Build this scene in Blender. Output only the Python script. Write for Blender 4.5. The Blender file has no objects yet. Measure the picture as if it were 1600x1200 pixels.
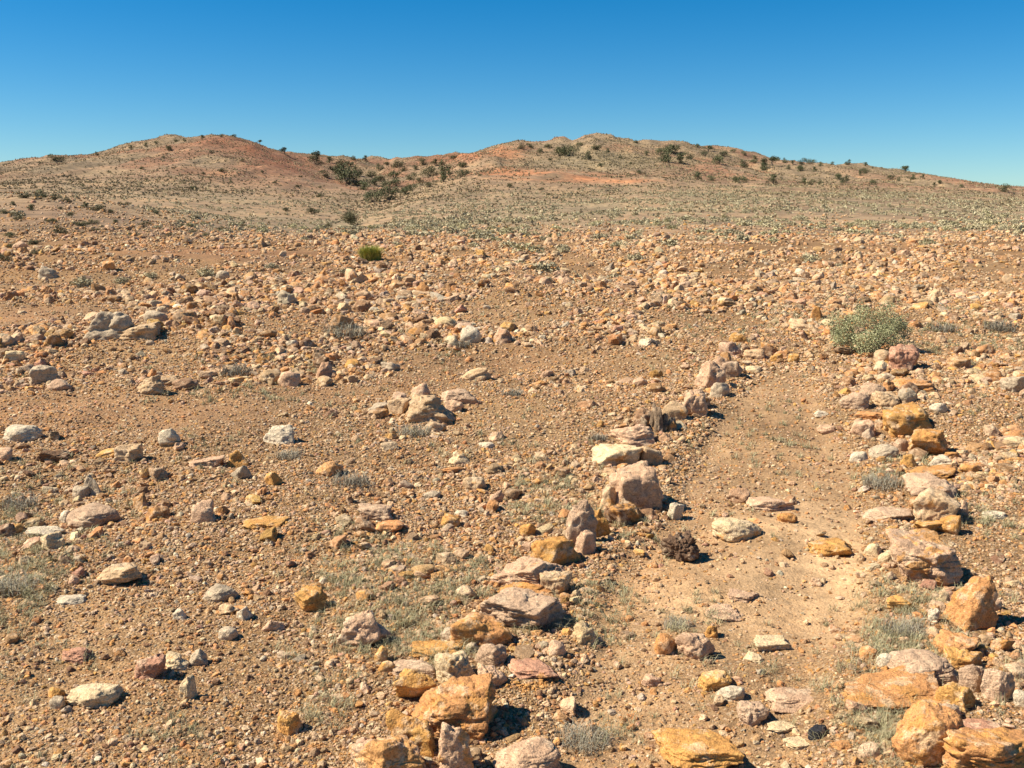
import bpy, bmesh, math, random
import numpy as np
from mathutils import Vector
random.seed(7)
rng = np.random.default_rng(11)
sc = bpy.context.scene
COL = sc.collection
R = math.radians

# ------------------------------------------------------------------ camera constants
F, P, CZ = 1570.0, R(9.5), 1.7            # focal length in pixels of the 1600 px photo, pitch, eye height
SP, CP = math.sin(P), math.cos(P)
def e_of_v(v):
    vp = (600.0 - v) / F
    return (-SP + vp * CP) / (CP + vp * SP)
def s_of(u, v):
    vp = (600.0 - v) / F
    return ((u - 800.0) / F) / (CP + vp * SP)
def project(x, y, z):
    dz = z - CZ
    d = y * CP - dz * SP
    return 800 + F * x / d, 600 - F * (y * SP + dz * CP) / d

# ------------------------------------------------------------------ numpy noise
def _h(ix, iy, iz, seed):
    n = (ix * 374761393 + iy * 668265263 + iz * 2147483647 + seed * 1274126177) & 0xFFFFFFFF
    n = ((n ^ (n >> 13)) * 1274126177) & 0xFFFFFFFF
    n = ((n ^ (n >> 16)) * 2246822519) & 0xFFFFFFFF
    return ((n ^ (n >> 15)) & 0xFFFFFF) / float(0xFFFFFF)
def vnoise(x, y, z=None, seed=0):
    x = np.asarray(x, float); y = np.asarray(y, float)
    z = np.zeros_like(x) if z is None else np.asarray(z, float)
    ix, iy, iz = np.floor(x).astype(np.int64), np.floor(y).astype(np.int64), np.floor(z).astype(np.int64)
    fx, fy, fz = x - ix, y - iy, z - iz
    fx, fy, fz = [t * t * t * (t * (t * 6 - 15) + 10) for t in (fx, fy, fz)]
    out = 0
    for a in (0, 1):
        for b in (0, 1):
            for c in (0, 1):
                w = (fx if a else 1 - fx) * (fy if b else 1 - fy) * (fz if c else 1 - fz)
                out = out + w * _h(ix + a, iy + b, iz + c, seed)
    return out * 2 - 1
def fbm(x, y, z=None, octv=4, seed=0, gain=0.5):
    s, a, f = 0, 1.0, 1.0
    for i in range(octv):
        s = s + a * vnoise(np.asarray(x) * f, np.asarray(y) * f, None if z is None else np.asarray(z) * f, seed + i * 17)
        a *= gain; f *= 2.03
    return s
def sstep(a, b, x):
    t = np.clip((np.asarray(x, float) - a) / (b - a), 0, 1)
    return t * t * (3 - 2 * t)

# ------------------------------------------------------------------ terrain
SLOPE = 0.045
SKY = [(-700,300),(-400,280),(0,262),(60,252),(100,247),(150,243),(200,234),(250,222),(300,216),(350,212),(380,214),(410,224),
       (440,236),(460,240),(500,241),(560,242),(600,245),(612,248),(650,243),(690,239),(740,240),(765,236),(790,226),(810,222),
       (850,221),(875,214),(890,220),(905,216),(925,210),(960,215),(1000,219),(1050,222),(1100,230),(1150,240),(1200,249),
       (1250,256),(1310,254),(1340,258),(1400,268),(1450,280),(1500,287),(1550,292),(1600,296),(2000,312),(2400,318)]
v25 = 600 - F * math.tan(math.atan(SLOPE - CZ / 25) + P)
ST = [
 (25, [(-700,v25),(2400,v25)]),
 (50, [(-700,298),(-400,296),(0,302),(100,306),(170,318),(250,336),(330,350),(400,358),(500,362),(560,360),(620,355),(700,352),(800,350),(1000,347),(1200,345),(2400,345)]),
 (80, [(-700,304),(-400,304),(0,308),(100,312),(200,322),(300,330),(400,342),(500,352),(560,353),(620,343),(700,338),(800,333),(1000,328),(1200,322),(1600,328),(2400,330)]),
 (150,[(-700,300),(-400,296),(0,293),(100,290),(200,295),(300,300),(400,310),(500,318),(560,325),(600,322),(650,312),(700,306),(800,302),(1000,297),(1200,299),(1400,304),(1600,313),(2400,322)]),
 (260,[(-700,300),(-400,288),(0,275),(100,265),(200,255),(300,247),(400,255),(450,264),(500,278),(560,293),(600,298),(640,290),(700,268),(740,252),(780,242),(850,247),(1000,258),(1200,276),(1400,289),(1600,303),(2400,319)]),
 (400,[(u, v) for u, v in SKY if u <= 430] + [(470,248),(500,256),(560,264),(600,269),(640,262),(700,250),(740,243)] + [(u, v) for u, v in SKY if u >= 765]),
 (520,[(u, v + (26 if (u < 440 or u > 765) else 0)) for u, v in SKY]),
 (700,[(-700,335),(2400,335)]),
 (3000,[(-700,337),(2400,337)]),
]
LD = np.linspace(math.log(20), math.log(3000), 260)
GU = np.arange(-700, 2401, 6.0)
_rows = np.array([np.interp(GU, [p[0] for p in st], [e_of_v(p[1]) for p in st]) for _, st in ST])
_ld = np.log([d for d, _ in ST])
GRID = np.array([[0.0]])
GRID = np.stack([np.interp(LD, _ld, _rows[:, j]) for j in range(len(GU))], axis=1)
def _smooth(a, n, axis):
    k = np.hanning(n + 2)[1:-1]; k /= k.sum()
    pad = [(0, 0), (0, 0)]; pad[axis] = (n // 2, n // 2)
    b = np.pad(a, pad, mode='edge')
    return np.apply_along_axis(lambda r: np.convolve(r, k, 'valid'), axis, b)
_g0 = GRID.copy()
GRID = _smooth(GRID, 11, 0)
# keep the crests as sharp as they were
_m = (np.exp(LD) > 330) & (np.exp(LD) < 560)
GRID[_m] = 0.5 * GRID[_m] + 0.5 * _g0[_m]
def grid_e(u, y):
    a = np.clip((np.log(np.maximum(y, 20.01)) - LD[0]) / (LD[1] - LD[0]), 0, len(LD) - 1.001)
    b = np.clip((u - GU[0]) / 6.0, 0, len(GU) - 1.001)
    i, j = a.astype(int), b.astype(int); fa, fb = a - i, b - j
    return (GRID[i, j] * (1 - fa) * (1 - fb) + GRID[i + 1, j] * fa * (1 - fb) + GRID[i, j + 1] * (1 - fa) * fb + GRID[i + 1, j + 1] * fa * fb)
# low mounds of rubble: x, y, sx, sy, height
MOUNDS = [(-3.0,10.2,2.2,1.3,.26),(-5.6,8.8,1.6,0.9,.16),(-1.0,13.5,3.0,1.6,.2),(3.2,13.0,3.0,1.6,.12),(4.6,7.6,1.5,1.4,.14),(-7.5,17.5,3.6,1.4,.3),(3.0,5.6,.5,2.2,.05)]
def _edge(pts):
    ys, xs = [], []
    for u, v in pts:
        e = e_of_v(v); D = CZ / (SLOPE - e); ys.append(D); xs.append(s_of(u, v) * D)
    return np.array(ys), np.array(xs)
PL = _edge([(770,1250),(800,1190),(840,1060),(905,900),(1010,800),(1045,700),(1110,640),(1150,590)])
PR = _edge([(1330,1250),(1330,1190),(1345,1060),(1400,930),(1390,830),(1375,740),(1325,660),(1280,590)])
def path_mask(x, y):
    l = np.interp(y, *PL); r = np.interp(y, *PR)
    m = sstep(0, .22, x - l) * sstep(0, .22, r - x)
    return m * (1 - sstep(8.0, 9.2, y))
def H(x, y):
    x = np.asarray(x, float); y = np.asarray(y, float)
    z = SLOPE * y
    for mx, my, sx, sy, h in MOUNDS:
        z = z + h * np.exp(-((x - mx) / sx) ** 2 - ((y - my) / sy) ** 2)
    z = z + .035 * fbm(x * .8, y * .8, octv=3, seed=3) * sstep(1, 3, y) + .012 * fbm(x * 4, y * 4, octv=2, seed=5) - .045 * path_mask(x, y)
    ys = np.maximum(y, 1.0)
    u = 800 + (x / ys) * F * CP
    e = grid_e(u, ys)
    w = sstep(17, 27, y)
    zf = CZ + e * y
    amp = sstep(25, 60, y) * .16 + sstep(90, 300, y) * .55
    zf = zf + amp * fbm(x / 9 , y / 14, octv=4, seed=9) + sstep(120, 300, y) * (1 - sstep(1000, 1500, y)) * .9 * (fbm(x / 26, y / 60, octv=3, seed=21))
    rid = 1 - 2 * np.abs(vnoise(x / 13 + .6 * vnoise(x / 30, y / 60, seed=55), y / 75, seed=51)); rid2 = 1 - 2 * np.abs(vnoise(x / 5, y / 30, seed=53))
    zf = zf + sstep(140, 260, y) * (1 - sstep(600, 700, y)) * (.75 * rid + .3 * rid2)
    return z * (1 - w) + zf * w
YS = np.exp(np.linspace(math.log(1.6), math.log(620), 2600))
def ground_at(u, v):
    """the spot of ground seen at a pixel of the photo; a ray over the ridge falls back to the ridge itself"""
    e = e_of_v(v); s = s_of(u, v)
    hz = H(s * YS, YS) - (CZ + e * YS)
    k = np.argmax(hz >= 0)
    if hz[k] < 0 or k == 0:
        ang = (H(s * YS, YS) - CZ) / YS
        ang[YS < 40] = -9
        k = int(np.argmax(ang)); y = YS[k]
    else:
        t = hz[k - 1] / (hz[k - 1] - hz[k]); y = YS[k - 1] + t * (YS[k] - YS[k - 1])
    return float(s * y), float(y), float(H(np.array([s * y]), np.array([y]))[0])

# ------------------------------------------------------------------ mesh helpers
def mesh_from(name, verts, tris, mat, cols=None, smooth=False, nper=3):
    me = bpy.data.meshes.new(name)
    verts = np.asarray(verts, np.float32); tris = np.asarray(tris, np.int32)
    nf = len(tris)
    me.vertices.add(len(verts)); me.vertices.foreach_set('co', verts.ravel())
    me.loops.add(nf * nper); me.loops.foreach_set('vertex_index', tris.ravel())
    me.polygons.add(nf); me.polygons.foreach_set('loop_start', np.arange(0, nf * nper, nper, dtype=np.int32))
    me.update(calc_edges=True)
    me.polygons.foreach_set('use_smooth', np.full(nf, smooth, dtype=bool))
    if cols is not None:
        at = me.color_attributes.new('Col', 'FLOAT_COLOR', 'POINT')
        c4 = np.ones((len(verts), 4), np.float32); c4[:, :cols.shape[1]] = cols
        at.data.foreach_set('color', c4.ravel())
    me.materials.append(mat)
    return me
def link(name, me, parent=None, **props):
    o = bpy.data.objects.new(name, me); COL.objects.link(o)
    if parent: o.parent = parent
    for k, v in props.items(): o[k] = v
    return o
_ico = {}
def ico(level):
    if level not in _ico:
        bm = bmesh.new(); bmesh.ops.create_icosphere(bm, subdivisions=level + 1 if level else 1, radius=1)
        bm.verts.ensure_lookup_table()
        v = np.array([p.co[:] for p in bm.verts]); f = np.array([[q.index for q in p.verts] for p in bm.faces]); bm.free()
        _ico[level] = (v, f)
    return _ico[level]
def rnd_unit(n, g):
    v = g.normal(size=(n, 3)); return v / np.linalg.norm(v, axis=1, keepdims=True)
def rock_shape(level, seed, style='block', rough=.05):
    """an angular stone: the intersection of random half spaces with broken, pitted faces; bounding box -1..1"""
    g = np.random.default_rng(seed)
    d, f = ico(level)
    tilt = g.normal(scale=.22, size=(6, 3))
    ax = np.array([[1,0,0],[-1,0,0],[0,1,0],[0,-1,0],[0,0,1],[0,0,-1]], float) + tilt
    n_extra = {'block': 9, 'slab': 8, 'wedge': 7, 'round': 22, 'shard': 6}[style]
    nn = np.vstack([ax, rnd_unit(n_extra, g)]); nn /= np.linalg.norm(nn, axis=1, keepdims=True)
    hh = np.concatenate([g.uniform(.72, 1.0, 6), g.uniform(.82, 1.12, n_extra)])
    if style == 'round': hh[6:] = g.uniform(.85, 1.0, n_extra)
    dots = np.maximum(d @ nn.T, 1e-3)
    rr = hh[None] / dots
    k = 46.0 if style != 'round' else 9.0
    r = (np.sum(rr ** (-k), axis=1)) ** (-1 / k)
    p = d * r[:, None]
    if style == 'wedge':
        t = (p[:, 2] + 1) / 2; sx = g.choice([-1, 1])
        p[:, 0] = p[:, 0] * (1 - .55 * t) + sx * .28 * t
        p[:, 1] *= (1 - .45 * t)
    elif style == 'slab':
        p[:, 2] += .35 * g.choice([-1, 1]) * p[:, 0] * g.uniform(.2, .8)
    elif style == 'shard':
        t = (p[:, 2] + 1) / 2
        p[:, 0] *= (1 - .5 * t); p[:, 1] *= (1 - .6 * t)
    if level >= 2:
        o = g.uniform(-50, 50, 3)
        q = p + o
        n1 = fbm(q[:, 0] * 1.7, q[:, 1] * 1.7, q[:, 2] * 1.7, 3, seed % 97)
        p = p + d * (rough * 1.6 * n1)[:, None]
        if level >= 3 and style != 'round':            # broken step faces
            st = fbm(q[:, 0] * 1.1 + q[:, 2] * .5, q[:, 1] * 1.1, q[:, 2] * 2.2, 2, seed % 79) * 3.2
            p = p + d * (rough * .5 * (np.floor(st) + sstep(.0, .18, st - np.floor(st))) / 1.6)[:, None]
        if level >= 3:
            n2 = fbm(q[:, 0] * 5.5, q[:, 1] * 5.5, q[:, 2] * 7.5, 3, seed % 89, .6)
            led = np.abs(vnoise(q[:, 0] * 1.2, q[:, 1] * 1.2, q[:, 2] * 5, seed % 83))
            p = p + d * (rough * .55 * n2 - rough * 1.1 * sstep(.16, 0, led))[:, None]
    a = g.uniform(0, 6.28) if style in ('round', 'block') else g.uniform(-.3, .3)
    c, s = math.cos(a), math.sin(a)
    p = np.stack([p[:, 0] * c - p[:, 1] * s, p[:, 0] * s + p[:, 1] * c, p[:, 2]], axis=1)
    lo, hi = p.min(0), p.max(0)
    return (p - (lo + hi) / 2) / ((hi - lo) / 2), f

# ------------------------------------------------------------------ materials
def new_mat(name, rough=.9):
    m = bpy.data.materials.new(name); m.use_nodes = True
    nt = m.node_tree; b = nt.nodes['Principled BSDF']
    b.inputs['Roughness'].default_value = rough
    b.inputs['Specular IOR Level'].default_value = .2
    return m, nt, b
def N(nt, t, **kw):
    n = nt.nodes.new(t)
    for k, v in kw.items():
        if k in n.inputs.keys() if isinstance(k, str) else False: n.inputs[k].default_value = v
        else: setattr(n, k, v)
    return n
def noise(nt, vec, scale, detail=4, rough=.55):
    n = nt.nodes.new('ShaderNodeTexNoise'); n.inputs['Scale'].default_value = scale
    n.inputs['Detail'].default_value = detail; n.inputs['Roughness'].default_value = rough
    nt.links.new(vec, n.inputs['Vector']); return n.outputs['Fac']
def ramp(nt, fac, stops):
    n = nt.nodes.new('ShaderNodeValToRGB'); cr = n.color_ramp
    while len(cr.elements) < len(stops): cr.elements.new(.5)
    for el, (p, c) in zip(cr.elements, stops):
        el.position = p; el.color = (*(c if isinstance(c, tuple) else (c, c, c)), 1)
    nt.links.new(fac, n.inputs['Fac']); return n.outputs['Color']
def mix(nt, fac, a, b, mode='MIX'):
    n = nt.nodes.new('ShaderNodeMix'); n.data_type = 'RGBA'; n.blend_type = mode
    for s, v in ((n.inputs[0], fac), (n.inputs[6], a), (n.inputs[7], b)):
        if isinstance(v, (int, float)): s.default_value = v
        elif isinstance(v, tuple): s.default_value = (*v, 1)
        else: nt.links.new(v, s)
    return n.outputs[2]
def math_(nt, op, a, b=0.0):
    n = nt.nodes.new('ShaderNodeMath'); n.operation = op
    for s, v in ((n.inputs[0], a), (n.inputs[1], b)):
        if isinstance(v, (int, float)): s.default_value = v
        else: nt.links.new(v, s)
    return n.outputs[0]
def bump(nt, h, strength, dist, prev=None):
    n = nt.nodes.new('ShaderNodeBump'); n.inputs['Strength'].default_value = strength; n.inputs['Distance'].default_value = dist
    nt.links.new(h, n.inputs['Height'])
    if prev: nt.links.new(prev, n.inputs['Normal'])
    return n.outputs['Normal']

def rock_material(name, src):
    m, nt, b = new_mat(name, .88)
    geo = nt.nodes.new('ShaderNodeNewGeometry'); vec = geo.outputs['Position']
    if src == 'object':
        oi = nt.nodes.new('ShaderNodeObjectInfo'); base, stain = oi.outputs['Color'], oi.outputs['Alpha']
    else:
        at = nt.nodes.new('ShaderNodeVertexColor'); at.layer_name = 'Col'; base, stain = at.outputs['Color'], .25
    big = noise(nt, vec, 9, 5, .6); mid = noise(nt, vec, 34, 5, .65); fine = noise(nt, vec, 190, 3, .6)
    # iron stain in ragged patches
    th = math_(nt, 'SUBTRACT', 1.0, stain) if src == 'object' else .75
    a = math_(nt, 'ADD', big, math_(nt, 'MULTIPLY', math_(nt, 'SUBTRACT', mid, .5), .35))
    lo = math_(nt, 'ADD', math_(nt, 'MULTIPLY', th, .5), .24)
    pm = math_(nt, 'MULTIPLY', math_(nt, 'SUBTRACT', a, lo), 20.0)
    nc = nt.nodes.new('ShaderNodeClamp'); nt.links.new(pm, nc.inputs['Value'])
    c = mix(nt, math_(nt, 'MULTIPLY', nc.outputs[0], .8), base, (.50, .24, .07))
    pale = ramp(nt, noise(nt, vec, 15, 6, .7), [(.53, 0.0), (.60, .5)])
    c = mix(nt, pale, c, (.66, .49, .32))
    c = mix(nt, 1.0, c, ramp(nt, mid, [(.25, .62), (.5, .98), (.75, 1.22)]), 'MULTIPLY')
    c = mix(nt, 1.0, c, ramp(nt, fine, [(.3, .60), (.5, 1.0), (.7, 1.28)]), 'MULTIPLY')
    spots = ramp(nt, noise(nt, vec, 75, 2, .5), [(.63, 0.0), (.7, .55)])
    c = mix(nt, spots, c, (.11, .065, .04))
    nt.links.new(c, b.inputs['Base Color'])
    nrm = bump(nt, mid, .7, .018); nrm = bump(nt, fine, .8, .005, nrm)
    nt.links.new(nrm, b.inputs['Normal'])
    return m
M_ROCK = rock_material('weathered_sandstone', 'object')
M_SCREE = rock_material('loose_scree', 'attr')

def ground_material():
    m, nt, b = new_mat('stony_soil', .95)
    at = nt.nodes.new('ShaderNodeVertexColor'); at.layer_name = 'Col'
    geo = nt.nodes.new('ShaderNodeNewGeometry'); vec = geo.outputs['Position']
    n1 = noise(nt, vec, 1.6, 6, .65); n2 = noise(nt, vec, 14, 5, .65); n3 = noise(nt, vec, 120, 3, .6)
    c = at.outputs['Color']
    nb, nc_ = noise(nt, vec, .33, 5, .7), noise(nt, vec, .9, 3, .7)
    mp = nt.nodes.new('ShaderNodeMapping'); mp.inputs['Scale'].default_value = (.12, .035, .12); nt.links.new(vec, mp.inputs['Vector'])
    c = mix(nt, 1.0, c, ramp(nt, noise(nt, mp.outputs[0], 1.0, 8, .75), [(.34, (.60, .60, .58)), (.5, (1., 1., 1.)), (.66, (1.32, 1.26, 1.15))]), 'MULTIPLY')
    c = mix(nt, 1.0, c, ramp(nt, nb, [(.32, (.66, .68, .68)), (.5, (1., 1., 1.)), (.68, (1.3, 1.22, 1.12))]), 'MULTIPLY')
    c = mix(nt, 1.0, c, ramp(nt, nc_, [(.34, .7), (.5, 1.0), (.66, 1.28)]), 'MULTIPLY')
    c = mix(nt, 1.0, c, ramp(nt, n1, [(.3, (.78, .74, .70)), (.55, (1., 1., 1.)), (.75, (1.2, 1.2, 1.18))]), 'MULTIPLY')
    c = mix(nt, 1.0, c, ramp(nt, n2, [(.3, .68), (.5, 1.0), (.72, 1.25)]), 'MULTIPLY')
    h = None
    for sc_, st in ((95, .75), (210, .6)):           # embedded grit, two sizes of grain, each grain its own colour
        vo = nt.nodes.new('ShaderNodeTexVoronoi'); vo.inputs['Scale'].default_value = sc_; nt.links.new(vec, vo.inputs['Vector'])
        sep = nt.nodes.new('ShaderNodeSeparateColor'); nt.links.new(vo.outputs['Color'], sep.inputs[0])
        gc = ramp(nt, sep.outputs[0], [(0, (.09, .055, .03)), (.25, (.22, .13, .065)), (.5, (.34, .205, .10)), (.7, (.44, .30, .165)), (.88, (.50, .25, .08)), (1, (.62, .50, .36))])
        msk = ramp(nt, sep.outputs[1], [(.35, 0.0), (.45, st)])
        c = mix(nt, math_(nt, 'MULTIPLY', msk, at.outputs['Alpha']), c, gc)
        hh = math_(nt, 'MULTIPLY', math_(nt, 'SUBTRACT', .6, vo.outputs['Distance']), math_(nt, 'MULTIPLY', sep.outputs[1], at.outputs['Alpha']))
        h = hh if h is None else math_(nt, 'ADD', h, math_(nt, 'MULTIPLY', hh, .5))
    c = mix(nt, 1.0, c, ramp(nt, n3, [(.3, .75), (.55, 1.03), (.75, 1.2)]), 'MULTIPLY')
    nt.links.new(c, b.inputs['Base Color'])
    nrm = bump(nt, n2, .5, .05); nrm = bump(nt, h, .8, .012, nrm); nrm = bump(nt, n3, .4, .004, nrm)
    nt.links.new(nrm, b.inputs['Normal'])
    return m
M_GROUND = ground_material()

def leaf_material(name, c1, c2, c3=None, scale=18):
    m, nt, b = new_mat(name, .8)
    geo = nt.nodes.new('ShaderNodeNewGeometry')
    r = geo.outputs['Random Per Island']
    oi = nt.nodes.new('ShaderNodeObjectInfo')
    c = ramp(nt, r, [(0, c1), (.6, c2), (1, c3 or c2)])
    c = mix(nt, 1.0, c, ramp(nt, oi.outputs['Random'], [(0, (.8, .78, .75)), (1, (1.2, 1.18, 1.1))]), 'MULTIPLY')
    c = mix(nt, 1.0, c, ramp(nt, noise(nt, geo.outputs['Position'], scale, 3), [(.3, .8), (.7, 1.2)]), 'MULTIPLY')
    nt.links.new(c, b.inputs['Base Color'])
    return m
M_DRY = leaf_material('dry_grey_grass', (.25,.225,.125), (.38,.345,.205), (.52,.465,.30), 6)
M_DRYSHRUB = leaf_material('dry_grey_twigs', (.19,.165,.13), (.30,.27,.21), (.40,.36,.28), 6)
M_SALT = leaf_material('pale_saltbush', (.29,.255,.16), (.42,.365,.235), (.52,.45,.30), 4)
M_BUSH = leaf_material('grey_green_leaves', (.20,.21,.11), (.34,.34,.19), (.46,.44,.27), 10)
M_TUFT = leaf_material('fresh_green_leaves', (.22,.24,.05), (.40,.40,.09), (.55,.50,.16), 10)
M_TREE = leaf_material('dark_tree_leaves', (.06,.07,.034), (.105,.115,.058), (.16,.16,.085), 1.2)
M_HILL = leaf_material('straw_scrub_leaves', (.19,.15,.09), (.285,.225,.137), (.37,.295,.185), .4)
M_SCRUB = leaf_material('olive_scrub_leaves', (.10,.095,.05), (.15,.14,.075), (.22,.195,.11), 1.2)
def bark_material():
    m, nt, b = new_mat('grey_bark', .9)
    geo = nt.nodes.new('ShaderNodeNewGeometry')
    nt.links.new(ramp(nt, noise(nt, geo.outputs['Position'], 20), [(.3, (.08,.06,.045)), (.7, (.20,.16,.12))]), b.inputs['Base Color'])
    return m
M_BARK = bark_material()

# ------------------------------------------------------------------ ground sheet
def ellipses(u, v, lst):
    w = np.zeros_like(u)
    for cu, cv, ru, rv in lst:
        w = np.maximum(w, np.exp(-(((u - cu) / ru) ** 2 + ((v - cv) / rv) ** 2) ** 1.5))
    return w
BARE = [(80,495,150,16),(60,645,230,36),(330,650,200,34),(470,615,150,18),(640,600,90,22),(720,565,130,26),(800,560,80,30),(420,400,150,10),(330,395,160,9)]
SAND = [(1230,830,110,60),(1290,890,110,60),(1150,930,120,70),(1250,950,150,60)]
def ground_colour(x, y, z):
    u, v = project(x, np.maximum(y, 1.2), z)
    n = fbm(x * .35, y * .35, octv=4, seed=31); nf = fbm(x / 22, y / 40, octv=4, seed=37); nm = fbm(x / 7, y / 10, octv=4, seed=41)
    def blend(c, col, w):
        w = np.clip(w, 0, 1)[:, None]; return c * (1 - w) + np.array(col)[None] * w
    c = np.tile(np.array([.178, .098, .044]), (len(x), 1))
    c = blend(c, (.235, .138, .066), sstep(-.1, .7, n))
    near = 1 - sstep(30, 45, y)
    c = blend(c, (.21, .10, .046), ellipses(u, v, BARE) * near)
    pm = path_mask(x, y)
    c = blend(c, (.45, .275, .145), pm * (.85 + .35 * n))
    c = blend(c, (.36, .21, .105), ellipses(u, v, [(1215,690,70,50),(1225,740,50,30)]) * pm * .8)
    c = blend(c, (.60, .385, .21), ellipses(u, v, SAND) * pm * .9)
    # the plain and the hills
    c = blend(c, (.27, .18, .108), sstep(22, 40, y))
    c = blend(c, (.265, .195, .118), sstep(30, 55, y) * (1 - sstep(150, 260, y)) * (.45 + .6 * nm))
    hill = sstep(140, 240, y)
    c = blend(c, (.245, .16, .10), hill * .92)
    c = blend(c, (.225, .165, .102), hill * sstep(-.15, .5, nf) * .8)
    c = blend(c, (.24, .115, .066), hill * sstep(.05, .6, -nf + .35 * nm) * .7)
    c = blend(c, (.38, .165, .078), ellipses(u, v, [(790,240,40,16),(775,268,38,11),(830,273,60,9),(900,279,70,7),(980,283,60,4),(735,242,30,6),(700,240,30,5)]) * sstep(140, 200, y) * np.clip(.62 + .9 * nm, 0, 1))
    c = blend(c, (.235, .10, .054), ellipses(u, v, [(440,258,75,24),(400,232,45,16),(350,220,50,8),(690,248,60,8)]) * hill * (.9 + .3 * nm))
    c = blend(c, (.22, .17, .10), ellipses(u, v, [(930,250,130,18)]) * hill * .8)
    c = blend(c, (.17, .11, .07), ellipses(u, v, [(80,345,170,40),(250,362,140,18)]) * sstep(26, 36, y) * (1 - sstep(70, 90, y)) * .8)
    sand = np.clip(pm * (.72 + .28 * np.clip(1.2 * ellipses(u, v, SAND), 0, 1)) * (.9 + .5 * n), 0, 1)
    return np.hstack([np.clip(c, .02, .8), (1 - .85 * sand[:, None]) * (1 - .94 * sstep(9, 26, y))[:, None] * .72])
def build_ground():
    rows = np.concatenate([np.linspace(-12, 1.4, 24), np.exp(np.linspace(math.log(1.6), math.log(30), 420)), np.exp(np.linspace(math.log(30.3), math.log(620), 460)), np.exp(np.linspace(math.log(640), math.log(3000), 24))])
    nc = 420
    t = np.linspace(-1, 1, nc)
    tt = np.sign(t) * (np.abs(t) * .62 + .38 * np.abs(t) ** 4) * 1.05
    X = tt[None, :] * (np.maximum(rows, 0)[:, None] * .95 + 5.0 + 7 * (rows < 0)[:, None]); Y = np.repeat(rows[:, None], nc, 1)
    x, y = X.ravel(), Y.ravel()
    z = H(x, y)
    i = np.arange(len(rows) - 1)[:, None] * nc + np.arange(nc - 1)[None]
    q = np.stack([i, i + 1, i + nc + 1, i + nc], -1).reshape(-1, 4)
    me = mesh_from('ground', np.stack([x, y, z], 1), q, M_GROUND, ground_colour(x, y, z), True, 4)
    link('ground', me, kind='structure')
build_ground()

# ------------------------------------------------------------------ the rocks one can point at
PAL = {'pink': (.54,.335,.205), 'mauve': (.46,.30,.19), 'orange': (.53,.25,.095), 'ochre': (.53,.28,.085), 'cream': (.62,.45,.26),
       'white': (.58,.465,.325), 'tan': (.50,.33,.185), 'brown': (.20,.11,.06), 'grey': (.42,.32,.215), 'black': (.025,.025,.03), 'red': (.46,.235,.145)}
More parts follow.
